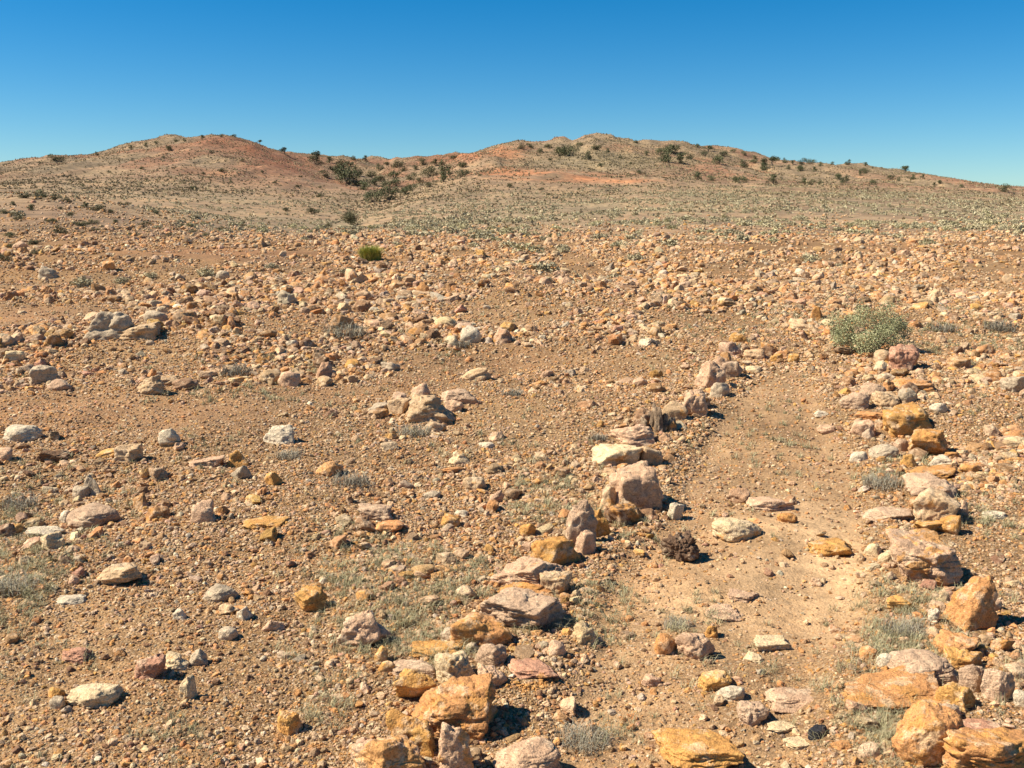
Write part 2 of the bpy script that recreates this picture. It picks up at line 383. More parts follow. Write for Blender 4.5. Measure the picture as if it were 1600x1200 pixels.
# u0, v0, u1, v1 in the photo, colour, iron stain, style, label, short name (for stones lying next to it)
ROCKS = [
 (552,1148,668,1232,'pink',.55,'block','large peach rock stained orange at the near end of the left row','peach rock ending the left row'),
 (607,1110,682,1182,'ochre',.5,'block','mustard rock behind the peach rock, under the broad orange boulder',''),
 (687,1133,742,1212,'pink',.4,'wedge','upright rock half pink half mustard beside the mustard one','half pink, half mustard rock'),
 (773,1160,873,1225,'pink',.12,'round','knobbly pink rock lying in the dark twigs at the lower edge','knobbly pink rock'),
 (638,1067,774,1158,'orange',.45,'block','broad orange brown boulder casting a black shadow in the left row','broad orange brown boulder'),
 (620,1045,683,1098,'ochre',.35,'wedge','mustard wedge shaped rock propped on the broad orange boulder',''),
 (682,1020,748,1074,'cream',.35,'block','cream yellow block standing behind the broad orange boulder','cream yellow block'),
 (616,1028,686,1060,'mauve',.1,'slab','pale mauve slab left of the cream yellow block',''),
 (645,1003,722,1029,'ochre',.5,'slab','thin mustard sliver of stone lying behind the pale mauve slab','thin mustard sliver'),
 (727,1003,753,1021,'grey',.1,'block','small grey stone at the right tip of the mustard sliver',''),
 (707,961,796,1014,'orange',.5,'block','orange block with pitted top in front of the big mauve boulder','pitted orange block'),
 (745,925,877,988,'mauve',.12,'block','big mauve boulder with shadowed right side in the left row','big mauve boulder'),
 (772,905,864,940,'orange',.55,'slab','orange slab wedged behind the big mauve boulder',''),
 (772,875,878,924,'pink',.15,'block','long pale pink rock beyond the orange slab','long pale pink rock'),
 (828,842,903,890,'ochre',.6,'block','golden block with a shadow pool on its right, left row','golden block'),
 (525,953,607,1012,'pink',.06,'wedge','lone pink wedge rock in grey grass left of the left row','lone pink wedge rock'),
 (586,1013,606,1036,'ochre',.3,'block','small cream and mustard stone in grass below the pink wedge',''),
 (592,1033,617,1052,'ochre',.6,'round','small mustard stone touching the cream one below the pink wedge',''),
 (855,1001,883,1026,'pink',.05,'round','small whitish pink stone right of the pitted orange block',''),
 (792,1028,871,1062,'red',.3,'slab','flat reddish rock inside the path by the dark twigs','flat reddish rock'),
 (432,1112,474,1150,'ochre',.55,'block','lone rust brown stone near the lower edge, left of the row','lone rust brown stone'),
 (952,728,1031,799,'pink',.06,'block','tall pink boulder with black shadow, highest in the left row','tall pink boulder'),
 (947,790,1004,826,'brown',.5,'block','brown and mustard rock at the foot of the tall pink boulder',''),
 (918,797,958,840,'ochre',.5,'wedge','dark mustard shard between grey peak and brown rock',''),
 (877,790,931,855,'mauve',.05,'shard','pointed grey mauve rock with a black right face','pointed grey mauve rock'),
 (813,818,836,838,'ochre',.5,'round','small golden stone left of the pointed grey mauve rock',''),
 (1115,810,1184,848,'cream',.3,'round','flat cream and mustard rock lying alone on the path','flat cream rock on the path'),
 (957,663,1019,699,'pink',.1,'slab','pink slab with shadow beneath, next to a grey twig clump','pink slab'),
 (928,692,1008,731,'cream',.25,'slab','cream slab just nearer than the pink slab','cream slab'),
 (1043,787,1068,814,'white',.05,'block','small whitish stone right of the tall pink boulder',''),
 (1068,613,1106,651,'pink',.25,'block','pink block with brown right face at the far left row','pink block with brown face'),
 (1087,567,1131,608,'pink',.15,'block','farthest large pink rock of the left row','farthest pink rock'),
 (1141,521,1163,536,'ochre',.5,'round','golden stone at the upper end of the path',''),
 (1190,536,1214,553,'orange',.5,'block','orange stone with dark side at the upper end of the path','orange stone at the path top'),
 (1203,553,1222,566,'ochre',.5,'block','dark mustard stone just below the orange one, path top',''),
 (1230,554,1249,568,'ochre',.4,'block','mustard stone in the short row across the path top',''),
 (1166,571,1190,583,'cream',.3,'slab','cream stone lying below the short row across the path top',''),
 (1215,802,1244,818,'orange',.6,'round','flat orange stone in the middle of the sandy path',''),
 (1170,773,1237,799,'pink',.06,'slab','low pale pink slab sunk in the middle of the path','low pale pink slab'),
 (1262,841,1331,872,'ochre',.5,'slab','low golden rock half buried in the sandy path','half buried golden rock'),
 (1392,832,1488,915,'pink',.5,'slab','large slanted rock, orange top and mauve front, right row','large slanted rock'),
 (1465,909,1551,989,'orange',.3,'wedge','long orange pink rock leaning right below the large slanted rock','long orange pink rock'),
 (1465,807,1501,837,'ochre',.6,'block','mustard drum shaped stone behind the large slanted rock',''),
 (1448,952,1467,973,'white',.0,'block','small white stone left of the long orange pink rock',''),
 (1461,988,1526,1030,'orange',.2,'slab','pinkish orange rock above the mustard stone, right row',''),
 (1480,1015,1537,1050,'ochre',.6,'block','mustard stone behind the two mauve stones on the right',''),
 (1390,1030,1488,1070,'mauve',.04,'round','long smooth pale mauve rock behind the flat orange boulder','long pale mauve rock'),
 (1317,1044,1464,1115,'orange',.4,'slab','wide flat orange boulder with dark under edge, right row','wide flat orange boulder'),
 (1497,1040,1535,1083,'mauve',.04,'round','left one of two mauve stones in the right row',''),
 (1530,1046,1579,1098,'mauve',.1,'block','right one of two mauve stones in the right row','two mauve stones'),
 (1465,1070,1531,1115,'ochre',.3,'block','crumbly mustard rock nearer than the two mauve stones',''),
 (1390,1102,1493,1200,'orange',.45,'round','big rounded orange boulder near the lower right corner','big rounded orange boulder'),
 (1468,1135,1625,1232,'orange',.5,'block','biggest orange boulder cut by the lower right corner','corner orange boulder'),
 (1495,1122,1562,1155,'red',.2,'slab','red and white stone wedged behind the corner orange boulder',''),
 (1026,1138,1148,1215,'ochre',.7,'slab','large golden boulder on the path at the lower edge','golden boulder on the path'),
 (1152,1100,1199,1135,'mauve',.03,'block','mauve and white stone right of the golden path boulder',''),
 (1195,1128,1241,1148,'cream',.1,'slab','cream slab right of the mauve and white stone',''),
 (1262,1132,1291,1157,'black',.0,'round','single black stone at the lower edge of the path','black stone'),
 (1199,1074,1286,1113,'pink',.08,'slab','wide low pink rock above the black stone','wide low pink rock'),
 (1056,990,1115,1032,'pink',.1,'block','pink brown stone with a shadow beside a rust stone, mid path','pink brown stone on the path'),
 (1024,993,1057,1025,'orange',.4,'round','rust orange stone touching the pink brown stone',''),
 (1098,977,1121,998,'ochre',.6,'block','small golden stone in dry stalks behind the pink brown stone',''),
 (1176,992,1237,1021,'cream',.15,'slab','flat cream stone sunk in the path right of the pink brown one','flat sunken cream stone'),
 (1120,1070,1161,1096,'white',.1,'round','pale cream stone left of the wide low pink rock',''),
 (1161,1019,1199,1036,'cream',.05,'slab','thin cream stone just below the sunken cream stone',''),
 (1092,950,1155,973,'pink',.2,'slab','flat tan pink flagstone in the path above the pink brown stone',''),
 (1137,925,1185,942,'pink',.02,'slab','pale pink flag flush with the sand of the path',''),
 (1370,1021,1397,1045,'white',.0,'round','whitish stone at the left end of the pale mauve rock',''),
 (1343,1010,1371,1030,'orange',.2,'round','small salmon stone up and left of the whitish one',''),
 (1373,856,1398,880,'cream',.1,'round','small cream stone left of the large slanted rock',''),
 (1352,850,1378,869,'cream',.0,'round','pale pebble farther left of the large slanted rock',''),
 (1582,1080,1606,1106,'white',.0,'round','white stone at the right edge beside the two mauve stones',''),
 (1548,995,1582,1019,'orange',.5,'block','small orange stone near the right edge above the mauve pair',''),
 (1300,1154,1331,1172,'orange',.4,'slab','small orange stone right of the black stone',''),
 (1341,1160,1376,1183,'pink',.05,'round','small pale pink stone left of the big rounded orange boulder',''),
 (1225,1153,1271,1173,'cream',.15,'slab','cream chip just below the black stone',''),
 (1538,936,1563,955,'pink',.15,'round','small pink stone right of the long orange pink rock',''),
 (1090,1048,1140,1082,'ochre',.2,'slab','flat mustard and cream stone above the golden path boulder',''),
 (1378,637,1448,683,'ochre',.55,'block','craggy rust brown rock at the top of the right row','craggy rust brown rock'),
 (1420,673,1478,715,'orange',.65,'block','bright orange rock just nearer than the craggy rust one','bright orange rock'),
 (1420,727,1491,753,'orange',.6,'slab','orange yellow slab topping a pile in the right row','orange yellow slab'),
 (1418,747,1494,785,'mauve',.1,'block','dark mauve rock under the orange yellow slab',''),
 (1425,770,1494,818,'tan',.25,'block','tan rock with shadow on its right at the pile foot','tan rock at the pile foot'),
 (1430,810,1484,838,'ochre',.4,'slab','golden slab tucked behind the large slanted rock',''),
 (1313,615,1354,641,'mauve',.0,'round','smooth pale mauve stone right of the upper path','smooth pale mauve stone'),
 (1343,600,1381,624,'mauve',.05,'round','second mauve stone just beyond the smooth pale one',''),
 (1367,613,1404,638,'tan',.15,'block','tan stone right of the smooth pale mauve stone',''),
 (1403,607,1431,630,'grey',.1,'round','grey stone between tan stone and flat orange rock, upper right',''),
 (1397,590,1458,612,'orange',.4,'slab','flat orange rock with dark gap beneath, below the green bush','flat orange rock below the bush'),
 (1388,542,1431,580,'red',.1,'block','reddish pink boulder right beside the green bush','reddish boulder by the bush'),
 (1368,548,1392,568,'tan',.1,'round','small tan stone between green bush and reddish boulder',''),
 (1333,642,1378,659,'orange',.25,'slab','flat salmon stone at the upper right edge of the path',''),
 (1330,658,1364,682,'pink',.1,'block','pink stone just nearer than the flat salmon stone',''),
 (1278,663,1306,679,'pink',.15,'slab','small pink stone lying inside the upper path',''),
 (1272,641,1294,653,'white',.0,'slab','white flake inside the upper path',''),
 (1327,706,1354,723,'white',.0,'round','white stone at the path edge left of the bright orange rock',''),
 (1360,697,1401,718,'grey',.05,'round','pale grey stone between white stone and bright orange rock',''),
 (1397,687,1418,707,'mauve',.05,'round','small mauve stone touching the bright orange rock',''),
 (1408,711,1431,731,'ochre',.4,'wedge','small mustard stone with dark side above the orange yellow slab',''),
 (1443,710,1481,729,'white',.05,'slab','white slab between bright orange rock and orange yellow slab',''),
 (1502,726,1531,743,'orange',.7,'block','vivid orange stone alone right of the orange yellow slab',''),
 (1350,792,1421,815,'mauve',.02,'slab','long pale mauve slab lying across the path edge','long pale mauve slab'),
 (1493,783,1511,806,'pink',.02,'wedge','small upright pink stone right of the tan rock',''),
 (1533,798,1571,813,'white',.0,'slab','white flat stone near the right edge, off the row',''),
 (1567,588,1605,615,'grey',.05,'block','grey pink rock at the right edge, far slope','grey pink rock at the right edge'),
 (1455,630,1479,646,'white',.05,'round','whitish stone on the rubble right of the craggy rust rock',''),
 (1266,479,1284,501,'orange',.6,'wedge','orange slab standing on edge left of the green bush',''),
 (10,666,61,692,'white',.02,'round','whitish grey rock on bare brown soil at the left edge','whitish grey rock at the left edge'),
 (-8,701,19,721,'pink',.1,'round','pinkish stone cut by the left edge',''),
 (62,702,110,725,'brown',.1,'block','dark brown rock below the whitish grey rock','dark brown rock'),
 (135,745,167,775,'grey',.05,'wedge','pale peaked stone with black shadow, left side','pale peaked stone'),
 (115,760,140,779,'grey',.1,'block','small brown grey stone touching the pale peaked stone',''),
 (110,790,184,826,'mauve',.03,'round','dark mauve grey boulder on the left side','dark mauve grey boulder'),
 (94,798,112,818,'white',.0,'round','small white stone left of the dark mauve grey boulder',''),
 (48,820,97,843,'white',.08,'slab','whitish pink slab lower left of the dark mauve boulder',''),
 (62,833,101,860,'cream',.3,'block','cream mustard stone in front of the whitish pink slab',''),
 (302,786,338,817,'pink',.03,'wedge','pale pink stone standing alone on gravel, left of centre','pale pink stone on the gravel'),
 (383,812,447,829,'ochre',.5,'slab','long low golden stone flush with the gravel','long low golden stone'),
 (413,662,461,696,'white',.0,'slab','flat white rock lying on brown gravel, left centre','flat white rock'),
 (357,706,391,732,'ochre',.6,'wedge','golden stone behind a grey one, left centre',''),
 (360,726,393,750,'grey',.1,'block','grey stone in front of the golden one, left centre','grey and golden stone pair'),
 (297,709,351,732,'pink',.25,'slab','low tan pink stone left of the grey and golden pair',''),
 (415,738,444,760,'ochre',.5,'block','dark golden stone right of the grey and golden pair',''),
 (182,697,219,724,'tan',.15,'wedge','tan stone with a pointed top on the brown gravel',''),
 (252,671,283,699,'white',.1,'wedge','white and pink stone with dark hollow, left of the flat white rock',''),
 (153,876,221,917,'tan',.2,'slab','long tilted tan slab with black underside','long tilted tan slab'),
 (320,912,371,942,'grey',.05,'round','grey brown oval stone on the left gravel','grey brown oval stone'),
 (90,928,134,946,'white',.02,'slab','flat white stone left of the grey brown oval stone',''),
 (110,1060,188,1108,'cream',.1,'slab','large flat cream rock on gravel at lower left','large flat cream rock'),
 (213,1018,260,1062,'red',.05,'slab','brick red rock right of the large flat cream rock','brick red rock'),
 (257,1023,294,1048,'cream',.2,'wedge','cream stone touching the brick red rock',''),
 (283,1060,308,1094,'cream',.4,'wedge','upright mustard and cream stone below the brick red rock',''),
 (367,947,394,970,'white',.0,'block','white stone right below the grey brown oval stone',''),
 (273,952,296,970,'white',.1,'wedge','small white pyramid stone left of the grey brown oval stone',''),
 (343,981,371,1002,'grey',.0,'round','smooth pale grey pebble below the grey brown oval stone',''),
 (410,966,443,988,'pink',.06,'wedge','pale pink stone right of the smooth grey pebble',''),
 (100,1009,141,1037,'red',.35,'slab','rust red stone above the large flat cream rock',''),
 (463,921,511,959,'ochre',.45,'block','hollowed golden rock left of the lone pink wedge','hollowed golden rock'),
 (297,1016,331,1042,'grey',.05,'wedge','grey mauve stone up and right of the cream stone',''),
 (75,1073,101,1091,'ochre',.5,'round','orange pebble left of the large flat cream rock',''),
 (80,1090,101,1109,'grey',.0,'round','grey pebble below the orange one, lower left',''),
 (561,786,613,814,'mauve',.05,'slab','grey pink slab tilted on the gravel near centre','tilted grey pink slab'),
 (635,620,709,663,'tan',.05,'wedge','largest rock of the centre cluster, black shadowed right face','black faced centre rock'),
 (608,621,642,648,'tan',.1,'slab','tan slab leaning on the black faced centre rock',''),
 (645,600,671,623,'pink',.02,'round','pinkish round stone behind the black faced centre rock',''),
 (692,606,749,632,'mauve',.04,'slab','grey pink slab right of the black faced centre rock','right slab of the centre cluster'),
 (695,626,722,646,'pink',.1,'block','small pink stone under the grey pink slab, centre cluster',''),
 (578,629,613,649,'grey',.05,'slab','low grey stone at the left end of the centre cluster',''),
 (437,582,468,605,'pink',.02,'round','smooth pale pink stone at the near edge of the stony mound','smooth pale pink mound stone'),
 (597,566,624,581,'grey',.1,'block','grey stone at the right edge of the stony mound',''),
 (720,512,750,537,'white',.03,'round','whitish pink rock standing out on the far rubble, centre','whitish pink far rock'),
 (540,561,564,575,'ochre',.6,'slab','golden slab on the right flank of the stony mound',''),
 (702,706,733,727,'cream',.45,'wedge','cream and golden stone with shadow, right of centre gravel',''),
 (762,767,786,787,'pink',.08,'wedge','small pinkish stone with dark right side on centre gravel',''),
 (725,746,759,767,'tan',.15,'block','tan stone above the small pinkish one, centre gravel','tan stone on the centre gravel'),
 (749,691,771,701,'white',.0,'round','white flake on the gravel right of the centre cluster',''),
 (709,796,731,809,'white',.0,'slab','white chip left of the golden block, centre gravel',''),
 (690,806,718,825,'ochre',.5,'round','dull golden stone below the white chip',''),
 (663,767,687,781,'grey',.05,'slab','small pale grey stone on centre gravel left of the tan one',''),
 (135,490,208,532,'grey',.08,'wedge','great grey tan outcrop crowning the left mound','grey tan outcrop'),
 (188,503,248,532,'tan',.15,'slab','tan slab with black gap beneath, right of the outcrop','tan slab on the mound'),
 (229,487,259,506,'grey',.05,'round','grey rounded rock behind the tan slab on the mound',''),
 (217,589,258,618,'tan',.1,'wedge','peaked tan rock at the foot of the left mound','peaked tan rock'),
 (245,586,284,604,'tan',.2,'slab','flat topped tan rock behind the peaked tan one',''),
 (50,574,88,601,'grey',.08,'block','dark grey rock on the far left of the mound','dark grey mound rock'),
 (62,416,90,437,'grey',.05,'wedge','dark peaked rock on the far left rise','dark peaked far rock'),
 (1036,630,1072,658,'tan',.2,'block','tan rock between dark splintered rock and pink block, left row',''),
 (1108,598,1138,622,'grey',.1,'block','grey rock nearer and right of the farthest pink rock',''),
 (1128,566,1160,590,'mauve',.1,'block','mauve rock right of the farthest pink rock, path top',''),
 (898,832,930,868,'pink',.2,'block','pink rock tucked between golden block and pointed grey mauve rock',''),
 (690,985,728,1012,'grey',.1,'block','grey rock touching the left side of the pitted orange block',''),
 (742,1006,790,1042,'mauve',.15,'block','squat mauve rock just nearer than the pitted orange block',''),
 (1000,700,1034,730,'tan',.25,'block','tan rock behind the tall pink boulder, right of the cream slab',''),
 (934,760,964,796,'tan',.3,'wedge','tan rock leaning on the left side of the tall pink boulder',''),
 (748,1040,792,1078,'pink',.3,'block','pink rock right of the cream yellow block, left row',''),
 (845,895,892,930,'tan',.3,'block','tan rock at the right end of the orange slab, left row',''),
 (1385,930,1425,956,'ochre',.4,'slab','golden stone in grass left of the long orange pink rock','') ,
 (1440,850,1495,900,'tan',.4,'block','tan rock leaning on the right side of the large slanted rock',''),
 (1455,1100,1500,1135,'mauve',.2,'block','mauve rock between crumbly mustard rock and corner orange boulder',''),
 (337,424,358,438,'grey',.05,'round','grey rounded rock on the far rise, left of the green tuft',''),
]
FOOT = []   # x, y, radius
LAND = []   # x, y, short
def add_rock(me, x, y, z, col, stain, label, **kw):
    o = link('rock', me, label=label, category='rock', **kw)
    o.location = (x, y, z); o.color = (*col, stain)
    return o
for i, (u0, v0, u1, v1, ck, stain, style, label, short) in enumerate(ROCKS):
    uc = (u0 + u1) / 2
    x, yf, zf = ground_at(uc, v1 - 1)
    W = (u1 - u0) * yf / F * 1.17
    dep = W * {'slab': .8, 'shard': .7, 'wedge': .75, 'round': .8, 'block': .8}[style]
    yc = yf + dep * .42
    W *= yc / yf
    x = s_of(uc, v1) * yc
    zc = float(H(np.array([x]), np.array([yc]))[0])
    top = CZ + e_of_v(v0) * (yc + dep * {'slab': .30, 'round': .14, 'block': .12, 'wedge': .05, 'shard': .0}[style])
    hgt = min(max(top - zc, (.12 if style == 'slab' else .24) * W), 1.25 * W) * (1.06 if style == 'slab' else 1.15)
    sink = hgt * .36 + .012
    px = (u1 - u0)
    lvl = 5 if px > 95 else (4 if px > 36 else 3)
    p, f = rock_shape(lvl, 100 + i * 7, style, .075 if style != 'round' else .055)
    p = p * np.array([W / 2, dep / 2, (hgt + sink) / 2]); p[:, 2] += (hgt - sink) / 2
    j = rng.uniform(.9, 1.1)
    col = tuple(min(.75, c * j) for c in PAL[ck])
    me = mesh_from('rock', p, f, M_ROCK, None, True)
    add_rock(me, x, yc, zc, col, stain, label)
    FOOT.append((x, yc, W * .5, dep * .5))
    if short: LAND.append((uc, (v0 + v1) / 2, short))
NHERO = len(ROCKS)

# upright splinters of dark rock and the earth clod in the left row
def splinter_rock():
    x, y, z = ground_at(1026, 670)
    vs, fs, n = [], [], 0
    for k, (dx, dy, w, h, lean) in enumerate([(-.075,.0,.055,.10,-.1),(-.03,.02,.045,.19,.05),(.005,-.015,.05,.17,.0),(.045,.01,.05,.13,.12),(.085,.0,.07,.10,.2)]):
        p, f = rock_shape(3, 900 + k, 'shard', .07)
        p = p * np.array([w * .6, .06, h * .6]); p[:, 2] += h * .42; p[:, 0] += dx + lean * p[:, 2]; p[:, 1] += dy
        vs.append(p); fs.append(f + n); n += len(p)
    me = mesh_from('rock', np.vstack(vs), np.vstack(fs), M_ROCK, None, True)
    add_rock(me, x, y, z - .02, (.20, .135, .085), .35, 'split rock of dark upright splinters in the far left row')
    FOOT.append((x, y, .13, .1)); LAND.append((1026, 648, 'splintered dark rock'))
splinter_rock()
def clod():
    x, y, z = ground_at(1065, 878)
    p, f = rock_shape(5, 971, 'round', .14)
    o = p + 31
    p = p * (1 + .07 * fbm(o[:, 0] * 2.6, o[:, 1] * 2.6, o[:, 2] * 2.6, 4, 5, .6))[:, None]
    p = p * np.array([.085, .075, .09]); p[:, 2] += .035
    me = mesh_from('rock', p, f, M_ROCK, None, True)
    add_rock(me, x, y + .05, z, (.13, .075, .045), .15, 'dark crumbling lump full of holes on the path left edge')
    FOOT.append((x, y + .05, .09, .09)); LAND.append((1065, 846, 'dark crumbling lump'))
clod()

# ------------------------------------------------------------------ loose stones: real size spectrum, thinned only where they fall below a pixel or two
ROWS = [(620,1080,90,110),(760,980,110,90),(850,880,80,80),(950,770,80,80),(1030,650,70,60),(1110,570,70,50),(1430,1080,130,80),(1480,960,90,90),(1450,790,90,90),(1400,650,110,70),(1180,550,100,30),(1120,1060,120,90),(1560,950,70,200)]
ROCKY = [(400,420,600,45),(1150,425,600,45),(800,400,700,25),(330,545,330,55),(620,480,330,50),(180,440,260,30),(430,430,260,30),(950,460,300,60),(1180,480,300,60),(1480,600,130,90),(1450,480,220,60),(700,420,500,30),(60,570,160,50),(1540,700,60,120)]
def zone_mult(x, y, z, s):
    u, v = project(x, y, z)
    patch = fbm(x * .9, y * .9, octv=3, seed=61)
    rocky = np.clip(ellipses(u, v, ROCKY) * 1.2, 0, 1) + .9 * ellipses(u, v, [(330,535,330,62),(620,480,250,45),(140,565,190,42),(480,560,160,40)])
    bare = np.clip(ellipses(u, v, BARE) * 1.3, 0, 1) * (1 - .0 * rocky)
    pm = path_mask(x, y)
    clus = np.clip(.6 + 1.15 * patch + .5 * fbm(x * 2.6, y * 2.6, octv=2, seed=67), .06, 2.4) 
    if s > .03:
        m = (1 + 7.0 * rocky + 2.5 * np.clip(ellipses(u, v, ROWS), 0, 1) * (u > 1300)) * clus * (1 - .93 * bare) * (1 - .88 * pm)
    else:
        m = (1 + .5 * rocky) * np.clip(.85 + .4 * patch, .3, 1.5) * (1 - .6 * bare) * (1 - .72 * pm) * (1 - .75 * np.clip(1.3 * ellipses(u, v, SAND), 0, 1))
    return m, u, v
STONE_COLS = np.array([PAL['pink'], PAL['tan'], PAL['tan'], PAL['orange'], PAL['orange'], PAL['ochre'], PAL['cream'], PAL['mauve'], PAL['grey'], PAL['white'], PAL['red'], (.26,.14,.075), (.36,.19,.085), (.40,.22,.10), (.36,.22,.12)])
STONE_COLS = (STONE_COLS * .92 + np.array([[.36, .235, .13]]) * .08) * .93
COLNAME = ['pink', 'tan', 'tan', 'orange', 'orange', 'mustard', 'cream', 'mauve', 'grey', 'white', 'red', 'brown', 'brown', 'rust', 'brown']
CP_ = np.array([1, 1.6, 1.4, 1.4, 1.2, .8, .8, .6, .5, .3, .2, 1.4, 1.4, 1.4, 1.4]); CP_ /= CP_.sum()
sizes = .0052 * 1.26 ** np.arange(17)
pts = []
for a, s in enumerate(sizes):
    Dmax = min(62.0, s / .00155)
    if Dmax < 2.3: continue
    Nd = (.0092 if s > .09 else .0145 if s > .05 else .019 if s > .03 else .040 if s > .0095 else .019) * (s ** -2.55 - (s * 1.26) ** -2.55)     # stones of this size per square metre
    if s > .17: Nd *= .38
    area = .60 * 2 * (Dmax ** 2 - 2.2 ** 2) / 2
    mx = 20.0 if s > .03 else 2.3
    n = int(Nd * area * mx)
    D = np.sqrt(rng.uniform(2.2 ** 2, Dmax ** 2, n)); x = rng.uniform(-.60, .60, n) * D
    # smallest stones would be sampled far more often than they are kept: thin first
    z = H(x, D)
    m, u, v = zone_mult(x, D, z, s)
    fade = 1 - (.8 - .75 * sstep(420, 300, u)) * sstep(17, 58, D)
    keep = rng.uniform(0, mx, n) < m * fade
    x, D, z, u, v = x[keep], D[keep], z[keep], u[keep], v[keep]
    ss = s * 1.26 ** rng.uniform(0, 1, len(x))
    pts.append(np.stack([x, D, z, ss, u, v], 1))
pts = np.vstack(pts)
ok = np.ones(len(pts), bool)
for fx, fy, rx, ry in FOOT:
    dx = (pts[:, 0] - fx) / (rx * .95 + pts[:, 3] * .35); dy = (pts[:, 1] - fy) / (ry * .95 + pts[:, 3] * .35)
    ok &= dx * dx + dy * dy > 1
ok &= pts[:, 3] / pts[:, 1] * F < 46
pts = pts[ok]
LROW = [(600,1195),(650,1120),(690,1050),(770,985),(830,930),(865,880),(900,845),(950,815),(990,780),(970,725),(985,690),(1040,665),(1085,640),(1110,600),(1150,560),(1200,560)]
RROW = [(1590,1190),(1500,1150),(1430,1090),(1500,1070),(1510,1020),(1505,960),(1450,900),(1455,830),(1455,780),(1455,740),(1445,700),(1410,660),(1390,620),(1410,585),(1400,565)]
fill = []
for row, n in ((LROW, 62), (RROW, 66)):
    pu, pv = np.array(row, float).T; tt = np.linspace(0, len(row) - 1, n)
    for t in tt:
        u = np.interp(t, range(len(row)), pu) + rng.normal(0, 11); v = np.interp(t, range(len(row)), pv) + rng.normal(0, 10)
        x, y, z = ground_at(u, v); px = rng.uniform(24, 66) * (.55 + .45 * (v - 500) / 700)
        s = px * y / F
        if all(((x - fx) / (rx * .9 + s * .26)) ** 2 + ((y - fy) / (ry * .9 + s * .26)) ** 2 > 1 for fx, fy, rx, ry in FOOT):
            fill.append((x, y, z, s, u, v)); FOOT.append((x, y, s * .45, s * .4))
ring = []
for fx, fy, rx, ry in FOOT:
    m = 26
    a = rng.uniform(0, 6.283, m); k_ = rng.uniform(.86, 1.18, m)
    x_, y_ = fx + np.cos(a) * rx * k_, fy + np.sin(a) * ry * k_
    z_ = H(x_, y_); u_, v_ = project(x_, y_, z_)
    ring.append(np.stack([x_, y_, z_, np.minimum(rng.uniform(.06, .26, m) * rx, .035), u_, v_], 1))
pts = np.vstack([pts, np.array(fill)] + ring)
cidx = rng.choice(len(STONE_COLS), len(pts), p=CP_)
jit = rng.uniform(.70, 1.32, (len(pts), 1)) * rng.uniform(.95, 1.05, (len(pts), 3))
print('stones', len(pts))
pxs = pts[:, 3] / pts[:, 1] * F                     # size in photo pixels
inframe = (pts[:, 4] > 5) & (pts[:, 4] < 1595) & (pts[:, 5] < 1195)
order = np.argsort(-np.where(inframe, pxs, 0))
nthing = max(0, 300 - NHERO - 2)
chosen = order[:nthing]
# big stones never pile into one another among the chosen
ROCK_LIB = [rock_shape(3, 3000 + k, ['block', 'slab', 'wedge', 'round', 'block'][k % 5], .075) for k in range(20)]
LIB_ME = [mesh_from('rock', p * .5, f, M_ROCK, None, True) for p, f in ROCK_LIB]
SHAPEWORD = ['blocky', 'flat', 'pointed', 'rounded', 'angular']
labels_used = {}
def where_words(u, v, lands=None, reach=150):
    best = min(lands or LAND, key=lambda l: (l[0] - u) ** 2 + ((l[1] - v) * 1.6) ** 2)
    dx, dy = u - best[0], v - best[1]
    far = 'far ' if math.hypot(dx, dy) > reach else ''
    if abs(dx) > 2.2 * abs(dy): d = 'right of' if dx > 0 else 'left of'
    elif abs(dy) > 2.2 * abs(dx): d = 'nearer than' if dy > 0 else 'beyond'
    else: d = ('nearer and ' if dy > 0 else 'beyond and ') + ('right of' if dx > 0 else 'left of')
    return far + d + ' the ' + best[2]
things = []
for k in chosen:
    x, y, z, s, u, v = pts[k]
    li = int(rng.integers(20))
    lab = f"{'small' if s < .09 else 'medium'} {SHAPEWORD[li % 5]} {COLNAME[cidx[k]]} stone {where_words(u, v)}"
    things.append((k, li, lab))
    labels_used[lab] = labels_used.get(lab, 0) + 1
for k, li, lab in things:
    x, y, z, s, u, v = pts[k]
    flat = {0: .7, 1: .42, 2: .75, 3: .65, 4: .62}[li % 5] * rng.uniform(.85, 1.15)
    col = tuple(np.clip(STONE_COLS[cidx[k]] * jit[k], .02, .75))
    o = add_rock(LIB_ME[li], x, y, z + s * flat * .22, col, float(rng.uniform(.0, .4)), lab)
    o['group'] = 'loose stones on the rubble slope'
    o.scale = (s * rng.uniform(.9, 1.2), s * rng.uniform(.7, 1.0), s * flat)
    o.rotation_euler = (rng.normal(0, .15), rng.normal(0, .15), rng.uniform(0, 6.28))
rest = np.ones(len(pts), bool); rest[chosen] = False
